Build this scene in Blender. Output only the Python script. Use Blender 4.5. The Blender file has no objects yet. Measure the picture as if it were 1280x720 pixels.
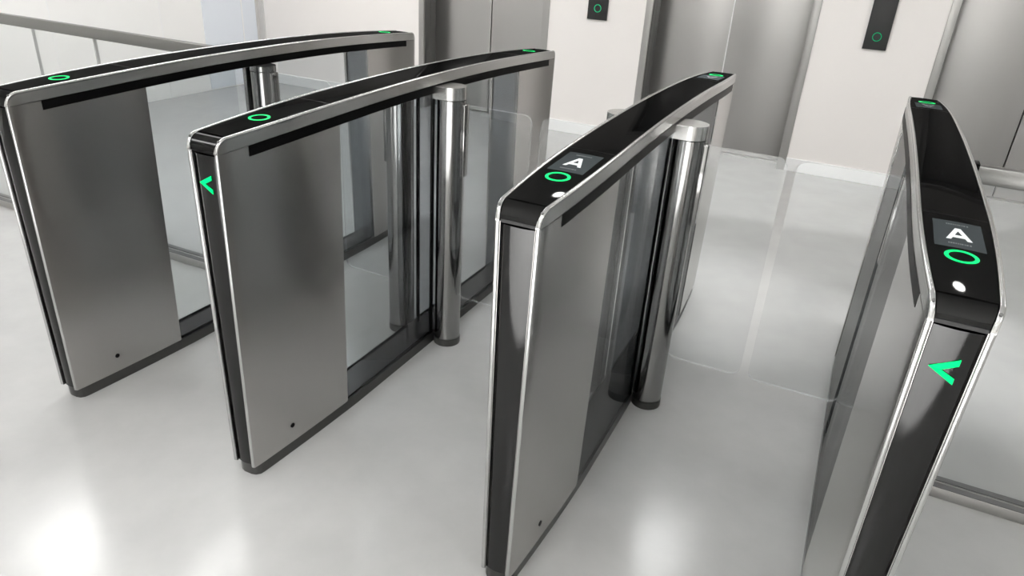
import bpy, bmesh, math, random
from mathutils import Vector, Matrix
random.seed(4)
S = bpy.context.scene
COL = S.collection

# ------------------------------------------------------------------ materials
def new_mat(name):
    m = bpy.data.materials.new(name); m.use_nodes = True
    nt = m.node_tree
    return m, nt, nt.nodes['Principled BSDF']

def plain(name, col, rough=.5, metal=0., spec=.5, coat=0.):
    m, nt, b = new_mat(name)
    b.inputs['Base Color'].default_value = (*col, 1)
    b.inputs['Roughness'].default_value = rough
    b.inputs['Metallic'].default_value = metal
    b.inputs['Specular IOR Level'].default_value = spec
    b.inputs['Coat Weight'].default_value = coat
    b.inputs['Coat Roughness'].default_value = .03
    return m

def brushed(name, col, rough, scale=(40, 40, 900), amt=.10, aniso=.0, bump=.0, var=.06):
    """brushed metal: fine grain stretched along one axis, in object space"""
    m, nt, b = new_mat(name)
    tc = nt.nodes.new('ShaderNodeTexCoord'); mp = nt.nodes.new('ShaderNodeMapping')
    mp.inputs['Scale'].default_value = scale
    nz = nt.nodes.new('ShaderNodeTexNoise'); nz.inputs['Scale'].default_value = 1; nz.inputs['Detail'].default_value = 3
    nt.links.new(tc.outputs['Object'], mp.inputs['Vector']); nt.links.new(mp.outputs['Vector'], nz.inputs['Vector'])
    mr = nt.nodes.new('ShaderNodeMapRange')
    mr.inputs['To Min'].default_value = rough - amt / 2; mr.inputs['To Max'].default_value = rough + amt / 2
    nt.links.new(nz.outputs['Fac'], mr.inputs['Value']); nt.links.new(mr.outputs['Result'], b.inputs['Roughness'])
    cr = nt.nodes.new('ShaderNodeMapRange'); cr.inputs['To Min'].default_value = 1 - var; cr.inputs['To Max'].default_value = 1 + var
    nt.links.new(nz.outputs['Fac'], cr.inputs['Value'])
    mx = nt.nodes.new('ShaderNodeMix'); mx.data_type = 'RGBA'; mx.blend_type = 'MULTIPLY'; mx.inputs[0].default_value = 1
    mx.inputs[6].default_value = (*col, 1)
    nt.links.new(cr.outputs['Result'], mx.inputs[7]); nt.links.new(mx.outputs[2], b.inputs['Base Color'])
    b.inputs['Metallic'].default_value = 1
    if aniso:
        b.inputs['Anisotropic'].default_value = aniso
        tg = nt.nodes.new('ShaderNodeCombineXYZ'); tg.inputs[2].default_value = 1      # horizontal grain smears upright
        nt.links.new(tg.outputs[0], b.inputs['Tangent'])
    if bump:
        bp = nt.nodes.new('ShaderNodeBump'); bp.inputs['Strength'].default_value = bump; bp.inputs['Distance'].default_value = .0005
        nt.links.new(nz.outputs['Fac'], bp.inputs['Height']); nt.links.new(bp.outputs['Normal'], b.inputs['Normal'])
    return m

def glass(name, tint, refl=1.0, rough=.0):
    """thin architectural pane: tinted see-through plus a fresnel mirror"""
    m = bpy.data.materials.new(name); m.use_nodes = True
    nt = m.node_tree; nt.nodes.clear()
    out = nt.nodes.new('ShaderNodeOutputMaterial'); mx = nt.nodes.new('ShaderNodeMixShader')
    tr = nt.nodes.new('ShaderNodeBsdfTransparent'); tr.inputs['Color'].default_value = (*tint, 1)
    gl = nt.nodes.new('ShaderNodeBsdfGlossy'); gl.inputs['Roughness'].default_value = rough
    gl.inputs['Color'].default_value = (refl, refl, refl, 1)
    fr = nt.nodes.new('ShaderNodeFresnel')
    ge = nt.nodes.new('ShaderNodeNewGeometry'); io = nt.nodes.new('ShaderNodeMapRange')   # same mirror from both sides of the pane
    io.inputs['To Min'].default_value = 1.45; io.inputs['To Max'].default_value = 1 / 1.45
    nt.links.new(ge.outputs['Backfacing'], io.inputs['Value']); nt.links.new(io.outputs['Result'], fr.inputs['IOR'])
    nt.links.new(fr.outputs['Fac'], mx.inputs[0]); nt.links.new(tr.outputs['BSDF'], mx.inputs[1])
    nt.links.new(gl.outputs['BSDF'], mx.inputs[2]); nt.links.new(mx.outputs['Shader'], out.inputs['Surface'])
    return m

def emit(name, col, s):
    m, nt, b = new_mat(name)
    b.inputs['Base Color'].default_value = (*col, 1); b.inputs['Roughness'].default_value = .4
    b.inputs['Specular IOR Level'].default_value = .05
    b.inputs['Emission Color'].default_value = (*col, 1); b.inputs['Emission Strength'].default_value = s
    return m

def lacquer(name, col, refl, rough):
    """anti-glare dark glass: a small constant mirror over a dark body"""
    m, nt, b = new_mat(name)
    b.inputs['Base Color'].default_value = (*col, 1); b.inputs['Roughness'].default_value = .6
    b.inputs['Specular IOR Level'].default_value = 0
    gl = nt.nodes.new('ShaderNodeBsdfGlossy'); gl.inputs['Roughness'].default_value = rough
    gl.inputs['Color'].default_value = (1, 1, 1, 1)
    mx = nt.nodes.new('ShaderNodeMixShader'); mx.inputs[0].default_value = refl
    nt.links.new(b.outputs[0], mx.inputs[1]); nt.links.new(gl.outputs[0], mx.inputs[2])
    nt.links.new(mx.outputs[0], nt.nodes['Material Output'].inputs['Surface'])
    return m

def cloudy(name, c0, c1, scale, rough, spec=.5, rvar=.0, bump=0.):
    m, nt, b = new_mat(name)
    tc = nt.nodes.new('ShaderNodeTexCoord')
    nz = nt.nodes.new('ShaderNodeTexNoise'); nz.inputs['Scale'].default_value = scale
    nz.inputs['Detail'].default_value = 6; nz.inputs['Roughness'].default_value = .6
    nt.links.new(tc.outputs['Object'], nz.inputs['Vector'])
    mx = nt.nodes.new('ShaderNodeMix'); mx.data_type = 'RGBA'
    mr = nt.nodes.new('ShaderNodeMapRange'); mr.inputs['From Min'].default_value = .3; mr.inputs['From Max'].default_value = .7
    nt.links.new(nz.outputs['Fac'], mr.inputs['Value']); nt.links.new(mr.outputs['Result'], mx.inputs[0])
    mx.inputs[6].default_value = (*c0, 1); mx.inputs[7].default_value = (*c1, 1)
    nt.links.new(mx.outputs[2], b.inputs['Base Color'])
    b.inputs['Specular IOR Level'].default_value = spec
    r = nt.nodes.new('ShaderNodeMapRange'); r.inputs['To Min'].default_value = rough - rvar; r.inputs['To Max'].default_value = rough + rvar
    nt.links.new(nz.outputs['Fac'], r.inputs['Value']); nt.links.new(r.outputs['Result'], b.inputs['Roughness'])
    if bump:
        n2 = nt.nodes.new('ShaderNodeTexNoise'); n2.inputs['Scale'].default_value = 3.0; n2.inputs['Detail'].default_value = 2
        nt.links.new(tc.outputs['Object'], n2.inputs['Vector'])
        bp = nt.nodes.new('ShaderNodeBump'); bp.inputs['Strength'].default_value = bump; bp.inputs['Distance'].default_value = .01
        nt.links.new(n2.outputs['Fac'], bp.inputs['Height']); nt.links.new(bp.outputs['Normal'], b.inputs['Normal'])
    return m

M = dict(
    steel=brushed('brushed_steel', (.475, .462, .45), .24, (3, 3, 300), .015, aniso=.75, var=.01),
    rail=brushed('rail_steel', (.56, .555, .545), .26, (4, 4, 900), .04, var=.02),
    trim=plain('satin_chrome', (.54, .54, .535), .20, 1.),
    chrome=brushed('column_chrome', (.29, .288, .285), .10, (400, 400, 6), .03, var=.02),
    plinth=plain('dark_steel', (.085, .085, .083), .32, .8),
    tray=plain('black_tray', (.02, .02, .022), .25, 0., .3),
    black=lacquer('black_gloss', (.005, .005, .005), .022, .02),
    endblack=plain('black_tinted_panel', (.052, .052, .052), .05, 1., .5, 0.),
    matte=plain('black_matte', (.003, .003, .003), .35, 0., .05),
    glass=glass('clear_glass', (.945, .955, .96), .45),
    wing=glass('wing_glass', (.965, .972, .972), .6),
    smoke=glass('smoked_glass', (.76, .775, .79), .8),
    edge=None,
    inner=plain('blue_grey_metal', (.25, .265, .285), .25, .8),
    green=emit('green_led', (.0, .58, .13), 1.0),
    screen=lacquer('screen_glass', (.055, .065, .07), .03, .1),
    white=emit('screen_white', (.70, .73, .73), .42),
    grey=emit('screen_grey', (.16, .175, .18), .12),
    wall=cloudy('cream_paint', (.88, .845, .82), (.90, .865, .84), 1.2, .55, .3),
    lwall=cloudy('white_panel', (.87, .865, .85), (.89, .88, .865), 1.0, .45, .3),
    frost=plain('frosted_blue_glass', (.78, .82, .88), .25),
    base=plain('white_gloss', (.88, .88, .88), .3),
    seam=plain('seam_grey', (.50, .50, .49), .6),
    floor=cloudy('polished_floor', (.425, .425, .42), (.47, .47, .464), 5.0, .19, .5, .03, .02),
    ceil=plain('ceiling_white', (.8, .8, .79), .7),
    lift=brushed('lift_door_steel', (.50, .49, .48), .34, (900, 900, 4), .02, aniso=.3, var=.01),
    jamb=brushed('lift_jamb_steel', (.48, .47, .46), .33, (900, 900, 4), .02, var=.01),
    handrail=brushed('handrail_steel', (.25, .247, .24), .30, (3, 300, 300), .03, var=.02),
    reveal=plain('reveal_steel_dark_reflection', (.15, .148, .145), .32, .8),  # jamb steel darkened: dark reflections put into the colour
    cornertrim=plain('corner_trim_grey', (.62, .605, .595), .5),
    gasket=plain('grey_gasket', (.12, .12, .12), .5),
    lamp=emit('lamp_panel', (1, .995, .985), 12.0),
    spot=emit('downlight_disc', (1, .98, .95), 60.0),
    panel=plain('call_panel_black', (.022, .022, .022), .35),
    dgreen=emit('green_led_dim', (.0, .42, .16), .45),
)

def edge_glint(name):
    """polished rim of a glass leaf, its edge reflection put in as pale colour"""
    m, nt, b = new_mat(name)
    b.inputs['Base Color'].default_value = (.86, .89, .88, 1); b.inputs['Roughness'].default_value = .25  # pale base colour stands in for reflection along the rim
    tr = nt.nodes.new('ShaderNodeBsdfTransparent'); mx = nt.nodes.new('ShaderNodeMixShader'); mx.inputs[0].default_value = .28
    nt.links.new(tr.outputs[0], mx.inputs[1]); nt.links.new(b.outputs[0], mx.inputs[2])
    nt.links.new(mx.outputs[0], nt.nodes['Material Output'].inputs['Surface'])
    return m
M['edge'] = edge_glint('glass_edge')

# ------------------------------------------------------------------ mesh helpers
def obj(name, bm, mat, parent=None, smooth=None, mats=None):
    me = bpy.data.meshes.new(name)
    bmesh.ops.recalc_face_normals(bm, faces=bm.faces[:])
    bm.to_mesh(me); bm.free()
    for m in (mats or [mat]): me.materials.append(m)
    if smooth is not None:
        for p in me.polygons: p.use_smooth = True
        try: me.set_sharp_from_angle(angle=math.radians(smooth))
        except Exception: pass
    o = bpy.data.objects.new(name, me); COL.objects.link(o)
    if parent: o.parent = parent
    return o

def box(bm, x0, x1, y0, y1, z0, z1, bev=0.):
    b2 = bmesh.new()
    bmesh.ops.create_cube(b2, size=1)
    for v in b2.verts:
        v.co = Vector(((x0 + x1) / 2 + v.co.x * (x1 - x0), (y0 + y1) / 2 + v.co.y * (y1 - y0), (z0 + z1) / 2 + v.co.z * (z1 - z0)))
    if bev: bmesh.ops.bevel(b2, geom=b2.edges[:], offset=bev, segments=2, affect='EDGES', profile=.5)
    me = bpy.data.meshes.new('t'); b2.to_mesh(me); b2.free(); bm.from_mesh(me); bpy.data.meshes.remove(me)
    return bm

def boxes(*args, bev=0.):
    bm = bmesh.new()
    for a in args: box(bm, *a, bev=bev)
    return bm

def prism(bm, pts, z0, z1, bev=0., seg=2):
    """vertical prism from a plan outline"""
    b2 = bmesh.new()
    lo = [b2.verts.new((x, y, z0)) for x, y in pts]; hi = [b2.verts.new((x, y, z1)) for x, y in pts]
    n = len(pts)
    b2.faces.new(lo[::-1]); top = b2.faces.new(hi)
    for i in range(n): b2.faces.new((lo[i], lo[(i + 1) % n], hi[(i + 1) % n], hi[i]))
    if bev: bmesh.ops.bevel(b2, geom=list(top.edges), offset=bev, segments=seg, affect='EDGES', profile=.5)
    me = bpy.data.meshes.new('t'); b2.to_mesh(me); b2.free(); bm.from_mesh(me); bpy.data.meshes.remove(me)
    return bm

def slab(bm, pts, xf, zf, t):
    """thin plate from an outline; xf maps (a, b, depth) to a point"""
    lo = [bm.verts.new(xf(a, b, 0)) for a, b in pts]; hi = [bm.verts.new(xf(a, b, t)) for a, b in pts]
    n = len(pts); bm.faces.new(lo[::-1]); bm.faces.new(hi)
    for i in range(n): bm.faces.new((lo[i], lo[(i + 1) % n], hi[(i + 1) % n], hi[i]))
    return bm

def lathe(bm, prof, cx, cy, n=40):
    rings = []
    for r, z in prof:
        rings.append([bm.verts.new((cx + r * math.cos(2 * math.pi * i / n), cy + r * math.sin(2 * math.pi * i / n), z)) for i in range(n)])
    for a, b in zip(rings, rings[1:]):
        for i in range(n): bm.faces.new((a[i], a[(i + 1) % n], b[(i + 1) % n], b[i]))
    bm.faces.new(rings[0][::-1]); bm.faces.new(rings[-1])
    return bm

def grid(bm, f, us, vs):
    V = [[bm.verts.new(f(u, v)) for v in vs] for u in us]
    for i in range(len(us) - 1):
        for j in range(len(vs) - 1):
            bm.faces.new((V[i][j], V[i + 1][j], V[i + 1][j + 1], V[i][j + 1]))
    return V

def shell(bm, f, g, us, vs):
    """closed plate between an outer and an inner surface"""
    A = grid(bm, f, us, vs); B = grid(bm, g, us, vs)
    nu, nv = len(us), len(vs)
    loop = [(i, 0) for i in range(nu)] + [(nu - 1, j) for j in range(1, nv)] + [(i, nv - 1) for i in range(nu - 2, -1, -1)] + [(0, j) for j in range(nv - 2, 0, -1)]
    for k in range(len(loop)):
        a, b = loop[k], loop[(k + 1) % len(loop)]
        bm.faces.new((A[a[0]][a[1]], A[b[0]][b[1]], B[b[0]][b[1]], B[a[0]][a[1]]))
    return bm

def lin(a, b, n): return [a + (b - a) * i / (n - 1) for i in range(n)]

def thing(name, label, cat, loc=(0, 0, 0), group=None):
    o = bpy.data.objects.new(name, None); COL.objects.link(o)
    o.empty_display_size = .1; o.location = loc
    tag(o, label, cat, group); return o
def tag(o, label, cat, group=None):
    o['label'] = label; o['category'] = cat
    if group: o['group'] = group
    return o
def struct(o):
    o['kind'] = 'structure'; return o

# ------------------------------------------------------------------ the speed gates
L = 1.943; YC = .94; R = .035
PED0, PED1 = .40, L - .405
def smooth01(t): t = min(1, max(0, t)); return t * t * (3 - 2 * t)
def hw(y, z=.95):
    e = max(0, min(y, L - y)); t = max(0, 1 - e / .45)
    b = .0645 - .0165 * t * t - .003 * max(0, 1 - e / .03) ** 2
    k = .05 + .17 * t
    return b * (1 - k * (1 - z / .95))
def crest(y): return .995 - .033 * ((y - L / 2) / (L / 2)) ** 2
def ztop(y):
    e = min(y, L - y)
    if e >= R: return crest(y)
    c = crest(R)
    return c - R + math.sqrt(max(0, R * R - (R - e) ** 2))
def zseam(y): return crest(y) - .033

def top_point(x, y, dz=0.): return Vector((x, y, crest(y) + .0006 + dz - .0012 * (x / .05) ** 2))

def ring_mesh(cx, cy, r0, r1, dz):
    bm = bmesh.new(); n = 56
    def f(a, r, h): return top_point(cx + r * math.cos(a), cy + r * math.sin(a), h)
    P = [(r0, 0), (r0, dz), (r1, dz), (r1, 0)]
    V = [[bm.verts.new(f(2 * math.pi * i / n, r, h)) for r, h in P] for i in range(n)]
    for i in range(n):
        for j in range(4): bm.faces.new((V[i][j], V[(i + 1) % n][j], V[(i + 1) % n][(j + 1) % 4], V[i][(j + 1) % 4]))
    return bm

def top_plate(x0, x1, y0, y1, dz0, dz1):
    bm = bmesh.new(); xs = lin(x0, x1, 5); ys = lin(y0, y1, 5)
    return shell(bm, lambda x, y: top_point(x, y, dz1), lambda x, y: top_point(x, y, dz0), xs, ys)

def letter_A(cx, cy, w, h, flip, z0, z1):
    """wide block capital A lying on the display"""
    s = -1 if flip else 1
    bm = bmesh.new()
    def pl(pts):
        P = [(cx + s * a * w / 2, cy + s * b * h / 2) for a, b in pts]
        lo = [bm.verts.new(top_point(x, y, z0)) for x, y in P]; hi = [bm.verts.new(top_point(x, y, z1)) for x, y in P]
        n = len(P); bm.faces.new(lo[::-1]); bm.faces.new(hi)
        for i in range(n): bm.faces.new((lo[i], lo[(i + 1) % n], hi[(i + 1) % n], hi[i]))
    pl([(-1, -1), (-.62, -1), (.0, .55), (.0, 1), (-.22, 1)])
    pl([(1, -1), (.22, 1), (.0, 1), (.0, .55), (.62, -1)])
    pl([(-.46, -.62), (.46, -.62), (.32, -.22), (-.32, -.22)])
    return bm

def tiny_lines(cx, cy, w, h, z0, z1, flip):
    """the row of minute caption strokes printed on the display"""
    bm = bmesh.new(); x = -w / 2; rr = random.Random(7)
    while x < w / 2:
        d = rr.uniform(.0018, .0036)
        a, b = cx + x, cx + min(x + d, w / 2)
        P = [(a, cy - h / 2), (b, cy - h / 2), (b, cy + h / 2), (a, cy + h / 2)]
        bm.faces.new([bm.verts.new(top_point(px, py, z1)) for px, py in P])
        x += d + rr.uniform(.0008, .002)
    return bm

def lug_outline(cx, r, s, x_in):
    pts = []
    for i in range(25):
        a = -math.pi / 2 + math.pi * i / 24
        pts.append((cx + s * r * math.cos(a), YC + r * math.sin(a)))
    pts += [(s * x_in, YC + r), (s * x_in, YC - r)]
    return pts

def round_rect(a0, a1, b0, b1, r, n=8):
    P = []
    for cx, cy, st in ((a1 - r, b1 - r, 0), (a0 + r, b1 - r, 90), (a0 + r, b0 + r, 180), (a1 - r, b0 + r, 270)):
        for i in range(n + 1):
            t = math.radians(st + 90 * i / n); P.append((cx + r * math.cos(t), cy + r * math.sin(t)))
    return P

def wing_part(root, x0, x1):
    bm = bmesh.new(); t = .010
    P = round_rect(min(x0, x1), max(x0, x1), .200, .903, .028)
    lo = [bm.verts.new((x, YC - t / 2, z)) for x, z in P]; hi = [bm.verts.new((x, YC + t / 2, z)) for x, z in P]
    n = len(P); bm.faces.new(lo); bm.faces.new(hi[::-1])
    side = [bm.faces.new((lo[i], hi[i], hi[(i + 1) % n], lo[(i + 1) % n])) for i in range(n)]
    for f in side: f.material_index = 1
    return obj('glass_wing', bm, None, root, mats=[M['wing'], M['edge']])

def column_part(root, cx, s, r, ztop_, lug, x_clamp):
    bm = bmesh.new(); lathe(bm, [(r, .030), (r, ztop_)], cx, YC)
    c = obj('column', bm, M['chrome'], root, 40)
    bm = bmesh.new(); lathe(bm, [(r + .0015, 0.), (r + .0015, .0265), (r - .003, .0275), (r - .003, .0305)], cx, YC)
    obj('foot_ring', bm, M['plinth'], c, 40)
    if lug:
        bm = bmesh.new(); prism(bm, lug_outline(cx, r + .0005, s, hw(YC) - .012), ztop_ + .003, .958, .0015)
        obj('cap', bm, M['rail'], c, 35)
    else:
        bm = bmesh.new(); lathe(bm, [(r + .0005, ztop_ + .003), (r + .0005, ztop_ + .021)], cx, YC)
        obj('cap', bm, M['chrome'], c, 40)
    xa, xb = sorted((x_clamp, x_clamp + s * .022))
    bm = boxes((xa, xb, YC - .016, YC + .016, .662, .905), bev=.003)
    obj('wing_clamp', bm, M['chrome'], c, 35)
    return c

def make_gate(name, X, label, inner_side=0, tips=(None, None), arrow=False, letter=False):
    """inner_side: 0 = columns on both faces, +1 / -1 = one column set into that face"""
    g = thing(name, label, 'turnstile', (X, 0, 0), 'speed gates')
    sx = (1, -1)
    # side panels (brushed steel pedestals) ------------------------------------
    for s in sx:
        for near in (True, False):
            def yy(u, z):
                d = .004 + (PED0 - .012 + .022 * z - .004) * u
                return d if near else L - d
            us = [0, .01, .03, .06] + lin(.1, 1, 14); vs = lin(0, 1, 14)
            def zz(u, v):
                return .038 + (zseam(yy(u, .93)) - .0012 - .038) * v
            f = lambda u, v: Vector((s * (hw(yy(u, zz(u, v)), zz(u, v)) + .0007), yy(u, zz(u, v)), zz(u, v)))
            i = lambda u, v: Vector((s * (hw(yy(u, zz(u, v)), zz(u, v)) - .010), yy(u, zz(u, v)), zz(u, v)))
            bm = bmesh.new(); shell(bm, f, i, us, vs)
            sp = obj('side_panel', bm, M['steel'], g, 50)
            if near:
                yk, zk = .150, .094
                bm = bmesh.new(); P = [(yk + .0072 * math.cos(2 * math.pi * k / 20), zk + .0072 * math.sin(2 * math.pi * k / 20)) for k in range(20)]
                slab(bm, P, lambda a, b, d: (s * (hw(a, b) + .0016 - d), a, b), 0, .004)
                obj('key_hole', bm, M['matte'], sp)
    # beam bands along both faces ----------------------------------------------
    ys = [0.0005, .004, .01, .018, .026, R] + lin(.06, L - .06, 46) + [L - R, L - .026, L - .018, L - .01, L - .004, L - .0005]
    for s in sx:
        bm = bmesh.new()
        f = lambda y, v: Vector((s * hw(y, .95), y, zseam(y) + max(0.0006, ztop(y) - .003 - zseam(y)) * v))
        i = lambda y, v: Vector((s * (hw(y, .95) - .008), y, zseam(y) + max(0.0006, ztop(y) - .003 - zseam(y)) * v))
        shell(bm, f, i, ys, [0, .5, 1]); obj('beam_band', bm, M['rail'], g, 50)
        # black recessed strip under the band
        bm = bmesh.new(); yst = lin(.088, L - .088, 48)
        f = lambda y, v: Vector((s * (hw(y, .92) + .0012), y, crest(y) - .0595 + .0262 * v))
        i = lambda y, v: Vector((s * (hw(y, .92) - .004), y, crest(y) - .0595 + .0262 * v))
        shell(bm, f, i, yst, [0, 1]); obj('trim_strip', bm, M['matte'], g, 50)
        # bright edge trim: up the near end, over the arch, down the far end
        path = [(.003, .040)] + [(.003, z) for z in lin(.12, .925, 8)]
        c = crest(R)
        for k in range(1, 9):
            a = math.pi - k * math.pi / 16
            path.append((R + (R - .003) * math.cos(a), c - R + (R - .001) * math.sin(a)))
        path += [(y, crest(y) - .001) for y in lin(.06, L - .06, 40)]
        path += [(L - p[0], p[1]) for p in path[:17][::-1]]
        bm = bmesh.new(); rings = []
        for k, (y, z) in enumerate(path):
            a = Vector(path[max(0, k - 1)]); b = Vector(path[min(len(path) - 1, k + 1)])
            t = (b - a).normalized(); nrm = Vector((-t.y, t.x))      # outward normal in (y,z)
            xc = s * (hw(y, z) - .0042)
            ring = []
            for (dx, dn) in ((-.0042, -.006), (.0046, -.006), (.0050, -.001), (.0042, .0012), (.0022, .0024), (-.0018, .0024), (-.0036, .0014), (-.0042, -.001)):
                ring.append(bm.verts.new((xc + s * dx, y + nrm.x * dn, z + nrm.y * dn)))
            rings.append(ring)
        for a, b in zip(rings, rings[1:]):
            for k in range(8): bm.faces.new((a[k], a[(k + 1) % 8], b[(k + 1) % 8], b[k]))
        bm.faces.new(rings[0]); bm.faces.new(rings[-1][::-1])
        et = obj('edge_trim', bm, M['trim'], g, 60)
        # small fixing screws where the trim turns the near corner
        bm = bmesh.new()
        a = math.pi * .72; yq, zq = R + (R + .0012) * math.cos(a), c - R + (R + .0016) * math.sin(a)
        nx = Vector((0, math.cos(a), math.sin(a))); tx = Vector((1, 0, 0)); bx_ = nx.cross(tx)
        P = [(.0027 * math.cos(2 * math.pi * k / 14), .0027 * math.sin(2 * math.pi * k / 14)) for k in range(14)]
        slab(bm, P, lambda p, q, d: Vector((s * (hw(yq) - .0042), yq, zq)) + tx * p + bx_ * q + nx * d, 0, .0012)
        obj('screw', bm, M['chrome'], et)
    # end panels, caps ----------------------------------------------------------
    for near in (True, False):
        fl = (lambda y: y) if near else (lambda y: L - y)
        def ep(u, z):
            w = hw(.004, z) - .0098
            return Vector((u * w, fl(.0095 - .0050 * (1 - u * u)), z))
        def ei(u, z):
            w = hw(.004, z) - .0098
            return Vector((u * w, fl(.030), z))
        bm = bmesh.new(); shell(bm, ep, ei, lin(-1, 1, 13), lin(.042, .922, 6))
        e = obj('end_panel', bm, M['endblack'], g, 50)
        if near and arrow:
            bm = bmesh.new()
            P = [(-.0225, .8545), (.0165, .8760), (.0165, .8650), (-.0045, .8535), (.0165, .8425), (.0165, .8320)]
            quads = [(P[0], P[1], P[2], P[3]), (P[0], P[3], P[4], P[5])]
            for q in quads:
                def pt(x, z, d): return Vector((x, .0095 - .0050 * (1 - (x / .040) ** 2) - .0012 - d, z))
                lo = [bm.verts.new(pt(x, z, 0)) for x, z in q]; hi = [bm.verts.new(pt(x, z, .0012)) for x, z in q]
                bm.faces.new(lo); bm.faces.new(hi[::-1])
                for k in range(4): bm.faces.new((lo[k], hi[k], hi[(k + 1) % 4], lo[(k + 1) % 4]))
            obj('arrow_light', bm, M['green'], e)['label'] = 'glowing green arrow'
        c = crest(R)
        def cp(u, a):
            y, z = R + (R - .004) * math.cos(a), c - R + .001 + (R - .0025) * math.sin(a)
            return Vector((u * (hw(max(0, y)) - .0098), fl(y), z))
        def ci(u, a):
            y, z = R + (R - .012) * math.cos(a), c - R + .001 + (R - .012) * math.sin(a)
            return Vector((u * (hw(max(0, y)) - .0098), fl(y), z))
        bm = bmesh.new(); shell(bm, cp, ci, lin(-1, 1, 5), [math.pi + .12] + lin(math.pi, math.pi / 2 + .03, 12))
        obj('end_cap', bm, M['black'], g, 50)
    # black glass top -----------------------------------------------------------
    bm = bmesh.new(); ysT = lin(R + .001, L - R - .001, 44)
    f = lambda u, y: top_point(u * (hw(y) - .0088), y)
    i = lambda u, y: top_point(u * (hw(y) - .0088), y, -.012)
    shell(bm, f, i, lin(-1, 1, 7), ysT)
    top = obj('top_cover', bm, M['black'], g, 50)
    for far in (False, True):
        yc = L - .186 if far else .186
        obj('status_ring', ring_mesh(0, yc, .0195, .0262, .0006), M['green'], top, 30)['label'] = 'glowing green status ring'
        if letter:
            y0, y1 = (.222, .352) if not far else (L - .352, L - .222)
            d = obj('display_screen', top_plate(-.0395, .0395, y0, y1, 0, .0005), M['screen'], top)
            yl = (y0 + y1) / 2
            obj('letter', letter_A(0, yl, .041, .056, far, .0005, .0009), M['grey' if far else 'white'], top)
            for dy in (-.047, .047):
                obj('caption_line', tiny_lines(0, yl + dy, .036, .006, .0005, .0009, far), M['grey'], top)
        ysm = .385 if not far else L - .385
        obj('cover_joint', top_plate(-.0535, .0535, ysm - .0012, ysm + .0012, 0, .0003), M['matte'], top)
    # core of the beam (dark underside) -----------------------------------------
    bm = bmesh.new()
    f = lambda u, y: Vector((u * (hw(y, .92) - .0105), y, crest(y) - .014)); i = lambda u, y: Vector((u * (hw(y, .92) - .0105), y, crest(y) - .056))
    shell(bm, f, i, [-1, 0, 1], lin(.036, L - .036, 30)); obj('beam_core', bm, M['matte'], g)
    # inner end faces of the pedestals -------------------------------------------
    for y0, y1 in ((PED0 - .012, PED0 - .004), (PED1 + .004, PED1 + .012)):
        w = hw(.5) * .95 - .011
        bm = boxes((-w, w, y0, y1, .040, crest(y0) - .057)); obj('inner_panel', bm, M['inner'], g)
    # plinth and tray -------------------------------------------------------------
    P = []
    ysP = [.012, .016, .026, .04] + lin(.07, L - .07, 40) + [L - .04, L - .026, L - .016, L - .012]
    def pw(y):
        e = min(y, L - y) - .012
        r = .022
        return (hw(y, 0) - .003) - (0 if e >= r else r - math.sqrt(max(0, r * r - (r - e) ** 2)))
    P = [(pw(y), y) for y in ysP] + [(-pw(y), y) for y in ysP[::-1]]
    bm = bmesh.new(); prism(bm, P, 0, .0375); pl = obj('plinth', bm, M['plinth'], g, 40)
    w = hw(.97, 0) - .010
    obj('tray', boxes((-w, w, PED0 - .003, PED1 + .003, .0375, .040)), M['tray'], pl)
    # glass panes -------------------------------------------------------------------
    gap = .051
    for s in sx:
        for y0, y1 in ((PED0 - .002, YC - gap), (YC + gap, PED1 + .002)):
            bm = bmesh.new()
            f = lambda y, v: Vector((s * (hw(y, z_(y, v)) - .0015), y, z_(y, v)))
            i = lambda y, v: Vector((s * (hw(y, z_(y, v)) - .0075), y, z_(y, v)))
            z_ = lambda y, v: .0385 + (crest(y) - .060 - .0385) * v
            shell(bm, f, i, lin(y0, y1, 6), [0, .5, 1])
            gp = obj('glass_pane', bm, M['glass'], g)
            w0 = s * (hw(.97, .04) - .0085)
            xa, xb = sorted((w0, w0 - s * .004))
            obj('pane_seal', boxes((xa, xb, y0, y1, .040, .046)), M['matte'], gp)
    # columns, inner channels, wings ---------------------------------------------------
    zc = crest(YC) - .060
    if inner_side == 0:
        for s in sx:
            column_part(g, s * .102, s, .048, .915, True, s * .139)
            xa, xb = sorted((s * .052, s * .0585))
            obj('pane_gasket', boxes((xa, xb, YC - .0495, YC - .034, .040, zc), (xa, xb, YC + .034, YC + .0495, .040, zc)), M['matte'], g)
            if tips[0 if s < 0 else 1] is not None: wing_part(g, s * .146, tips[0 if s < 0 else 1])
        obj('divider_pane', boxes((-.045, .045, YC - .004, YC + .004, .040, zc)), M['smoke'], g)
    else:
        s = inner_side
        cx = .030 if s > 0 else -.002
        column_part(g, cx, s, .047, .905, False, cx + s * .038)
        xa, xb = sorted((cx - s * .060, cx - s * .0455))
        obj('inner_channel', boxes((xa, xb, YC - .040, YC + .040, .040, zc)), M['chrome'], g)
        t = tips[0 if s < 0 else 1]
        if t is not None: wing_part(g, cx + s * .052, t)
    return g

XA, XB, XC, XD = -.7345, 0., .7888, 1.5132
make_gate('speed_gate', XA, 'leftmost brushed steel speed gate, at the end of the left glass barrier', 1, (None, -.388 - XA), False, False)
make_gate('speed_gate', XB, 'second speed gate from the left, steel with a green arrow on its black end', 0, (-.358, .393), True, False)
make_gate('speed_gate', XC, 'third speed gate from the left, letter A on top and no arrow on its end', 0, (.426 - XC, 1.167 - XC), False, True)
make_gate('speed_gate', XD, 'rightmost speed gate, letter A on top and a green arrow on its end', -1, (1.193 - XD, None), True, True)

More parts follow.
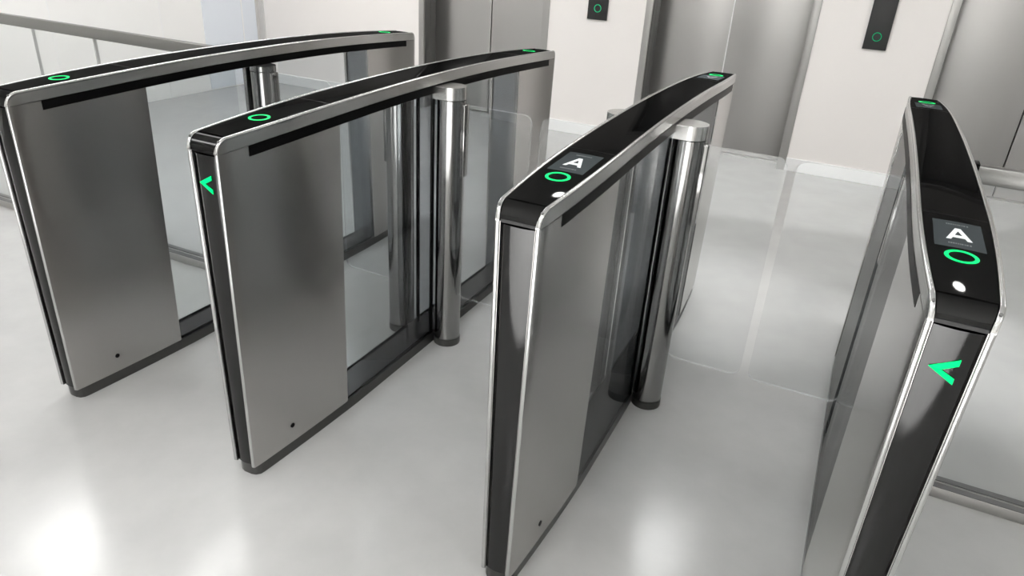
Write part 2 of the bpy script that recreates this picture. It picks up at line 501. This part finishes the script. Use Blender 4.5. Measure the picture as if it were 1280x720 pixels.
# ------------------------------------------------------------------ glass barriers either side
def barrier(label, x0, x1, joints, bracket_x):
    b = thing('glass_barrier', label, 'barrier', (0, YC, 0), 'glass barriers')
    xs = [x0] + joints + [x1]
    for a, c in zip(xs, xs[1:]):
        obj('glass_panel', boxes((a + .0015, c - .0015, -.006, .006, .0345, .932)), M['wing'], b)
    obj('handrail', boxes((x0, x1, -.014, .014, .922, .966), bev=.003), M['handrail'], b, 35)
    obj('floor_channel', boxes((x0, x1, -.032, .032, 0, .034), bev=.0012), M['jamb'], b, 35)
    obj('channel_gasket', boxes((x0, x1, -.029, -.006, .034, .036), (x0, x1, .006, .029, .034, .036)), M['gasket'], b)
    for k, j in enumerate(joints):
        jh = .0028 if k else .0004
        obj('joint_strip', boxes((j - jh, j + jh, -.007, .007, .0345, .922)), M['seam'], b)
    obj('end_bracket', boxes((bracket_x - .012, bracket_x + .012, -.020, .020, .915, .972), bev=.002), M['matte'], b, 35)
    return b
barrier('glass barrier with a grey steel handrail, left of the leftmost gate', -3.945, XA - .066, [-2.01, -1.615], XA - .080)
barrier('glass barrier with a steel handrail, right of the rightmost gate', XD + .066, 4.5, [3.0], XD + .080)

# ------------------------------------------------------------------ the room
YW, XL, XR, YB, H = 4.309, -3.95, 4.6, -5.0, 2.45
def s_obj(name, bm, m): return struct(obj(name, bm, m))
s_obj('floor', boxes((XL - .2, XR + .2, YB - .2, YW + .5, -.1, 0)), M['floor'])
s_obj('ceiling', boxes((XL - .2, XR + .2, YB - .2, YW + .5, H, H + .1)), M['ceil'])
lifts = [(-2.177, -.996), (-.240, .937), (1.677, 2.867)]
DH = 2.15
segs = []; x = XL - .2
for a, c in lifts:
    segs.append((x, a, YW, YW + .32, 0, H)); segs.append((a, c, YW, YW + .32, DH + .054, H)); x = c
segs.append((x, XR + .2, YW, YW + .32, 0, H))
s_obj('wall_back', boxes(*segs), M['wall'])
bb = []
for a, c in ((XL + .0, -2.177), (-.996, -.240), (.937, 1.677), (2.867, XR)):
    bm_ = (a + .001, c - .001, YW - .012, YW, 0, .092); bb.append(bm_)
s_obj('baseboard_back', boxes(*bb, bev=.002), M['base'])
# left wall: white panels, a pale blue frosted glazing next to the corner
s_obj('wall_left', boxes((XL - .12, XL, YB, YW, 0, H)), M['lwall'])
for k, y in enumerate((2.29, 3.21)):
    s_obj('trim_%d' % (k + 1), boxes((XL, XL + .002, y - .004, y + .004, 0, H)), M['base'])
wn = struct(obj('window_1', boxes((XL, XL + .006, 3.64, 4.085, .01, H), (XL, XL + .006, 4.095, 4.262, .01, H)), M['frost']))
s_obj('trim_3', boxes((XL, XL + .008, 4.085, 4.095, .01, H)), M['base'])
s_obj('trim_4', boxes((XL, XL + .068, YW - .014, YW, 0, H), (XL, XL + .010, 4.262, YW, 0, H)), M['cornertrim'])
s_obj('wall_right', boxes((XR, XR + .12, YB, YW, 0, H)), M['lwall'])
s_obj('wall_front', boxes((XL, XR, YB - .12, YB, 0, H)), M['lwall'])

# lift doorways
DY = 4.49
for n, (a, c) in enumerate(lifts):
    d = struct(thing('door_%d' % (n + 1), 'x', 'x', (0, 0, 0)))
    del d['label']; del d['category']
    jw = .054
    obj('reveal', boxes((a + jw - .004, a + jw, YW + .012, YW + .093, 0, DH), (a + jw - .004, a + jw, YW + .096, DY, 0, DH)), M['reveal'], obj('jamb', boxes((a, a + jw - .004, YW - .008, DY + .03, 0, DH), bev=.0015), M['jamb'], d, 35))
    obj('jamb', boxes((c - jw, c, YW - .008, DY + .03, 0, DH), bev=.0015), M['jamb'], d, 35)
    obj('lintel', boxes((a, c, YW - .008, DY + .03, DH, DH + .054), bev=.0015), M['jamb'], d, 35)
    mid = (a + c) / 2
    obj('door_leaf', boxes((a + jw, mid - .004, DY, DY + .03, .012, DH), bev=.002), M['lift'], d, 35)
    obj('door_leaf', boxes((mid + .004, c - jw, DY, DY + .03, .012, DH), bev=.002), M['lift'], d, 35)
    if n == 1: obj('meeting_strip', boxes((mid - .005, mid + .003, DY - .002, DY + .01, .012, DH)), M['base'], d)
    obj('shaft_back', boxes((mid - .03, mid + .03, DY + .035, DY + .045, 0, DH)), M['matte'], d)
    obj('sill', boxes((a + jw, c - jw, DY - .030, DY + .03, 0, .010)), M['jamb'], d)

# call panels
def call_panel(x0, x1, cx, cz, z1, label):
    p = thing('call_panel', label, 'button panel', (0, YW, 0), 'lift call panels')
    obj('face_plate', boxes((x0, x1, -.016, .004, .878, z1), bev=.0015), M['panel'], p, 35)
    bm = bmesh.new(); n = 48; r0, r1 = .0235, .0275
    P = [(r0, 0), (r0, .0008), (r1, .0008), (r1, 0)]
    V = [[bm.verts.new((cx + r * math.cos(2 * math.pi * i / n), -.016 - h, cz + r * math.sin(2 * math.pi * i / n))) for r, h in P] for i in range(n)]
    for i in range(n):
        for j in range(4): bm.faces.new((V[i][j], V[(i + 1) % n][j], V[(i + 1) % n][(j + 1) % 4], V[i][(j + 1) % 4]))
    obj('button_ring', bm, M['dgreen'], p)
    return p
call_panel(-.681, -.527, -.604, .958, 1.34, 'black lift call panel on the cream wall left of the middle lift')
call_panel(1.240, 1.382, 1.311, .957, 1.34, 'black lift call panel on the cream wall right of the middle lift')

# ------------------------------------------------------------------ lamps
def ceiling_panel(x, y, w, d, label):
    t = thing('ceiling_light', label, 'ceiling light', (x, y, H), 'ceiling light panels')
    obj('diffuser', boxes((-w / 2, w / 2, -d / 2, d / 2, -.012, -.004)), M['lamp'], t)
    e = .02
    obj('frame', boxes((-w / 2 - e, w / 2 + e, -d / 2 - e, -d / 2, -.018, 0), (-w / 2 - e, w / 2 + e, d / 2, d / 2 + e, -.018, 0),
                       (-w / 2 - e, -w / 2, -d / 2, d / 2, -.018, 0), (w / 2, w / 2 + e, -d / 2, d / 2, -.018, 0)), M['base'], t)
LP = [(-2.72, .92), (-2.0, 1.25), (-1.3, 1.62), (.65, 2.75), (-2.3, 3.4), (3.1, 2.75),  (-2.0, -1.2), (.6, -1.2), (3.1, -1.2), (.6, -3.4)]  # leading entries sit where floor glare points; later ones are added fill
for x, y in LP:
    ceiling_panel(x, y, .62, .62, 'square white ceiling light panel above the lobby, unseen, placed for glare and fill')
def downlight(x, y):
    t = thing('downlight', 'small round downlight near the lift wall, out of frame', 'ceiling light', (x, y, H), 'downlights')
    bm = bmesh.new(); lathe(bm, [(.050, -.006), (.050, -.002)], 0, 0, 28); obj('lamp_disc', bm, M['spot'], t)
    bm = bmesh.new(); lathe(bm, [(.064, -.010), (.064, 0), ], 0, 0, 28)
    obj('bezel', boxes((-.075, .075, -.075, .075, -.0015, 0)), M['base'], t); bm.free()
for x in (-2.44, -.22, 2.0): downlight(x, 2.9)

def pool_spot(x, y, power, deg, blend, tx=None, ty=None):
    ld = bpy.data.lights.new('unseen_spot', 'SPOT'); ld.energy = power; ld.color = (1, .995, .985)
    ld.spot_size = math.radians(deg); ld.spot_blend = blend; ld.shadow_soft_size = .05
    o = bpy.data.objects.new('unseen_spot', ld); COL.objects.link(o); o.location = (x, y, H - .03)
    d = Vector((x if tx is None else tx, y if ty is None else ty, 0)) - o.location
    o.rotation_euler = d.to_track_quat('-Z', 'Y').to_euler()
pool_spot(.75, -3.05, 3300, 78, .08)  # added behind the camera: floor pool to mirror in end panels, also fill
for x, y, p in ((.96, 1.9, 130), (2.0, 1.9, 130), (.0, -.42, 50)): pool_spot(x, y, p, 34, 1.)  # last spot is added for a bright floor patch; far pair follows pools

w = bpy.data.worlds.new('World'); S.world = w; w.use_nodes = True
w.node_tree.nodes['Background'].inputs['Color'].default_value = (.9, .92, .95, 1)
w.node_tree.nodes['Background'].inputs['Strength'].default_value = .5

# ------------------------------------------------------------------ camera
cd = bpy.data.cameras.new('camera'); cam = bpy.data.objects.new('camera', cd); COL.objects.link(cam)
cd.sensor_width = 36; cd.lens = 895.73 / 1280 * 36; cd.clip_start = .02
r = Vector((0.89752, 0.43713, 0.05811)); u = Vector((-0.24011, 0.37392, 0.89584)); f = Vector((-0.36987, 0.81799, -0.44056))
mm = Matrix.Identity(4)
for k in range(3):
    mm[k][0] = r[k]; mm[k][1] = u[k]; mm[k][2] = -f[k]
mm[0][3], mm[1][3], mm[2][3] = 1.29656, -1.12669, 1.40627
cam.matrix_world = mm
S.camera = cam

S.view_settings.view_transform = 'Standard'; S.view_settings.look = 'None'
S.view_settings.gamma = 1; S.view_settings.use_curve_mapping = False
S.view_settings.exposure = 0.22
S.cycles.max_bounces = 14; S.cycles.transparent_max_bounces = 40; S.cycles.glossy_bounces = 8
S.cycles.use_denoising = True
S.cycles.sample_clamp_indirect = 6
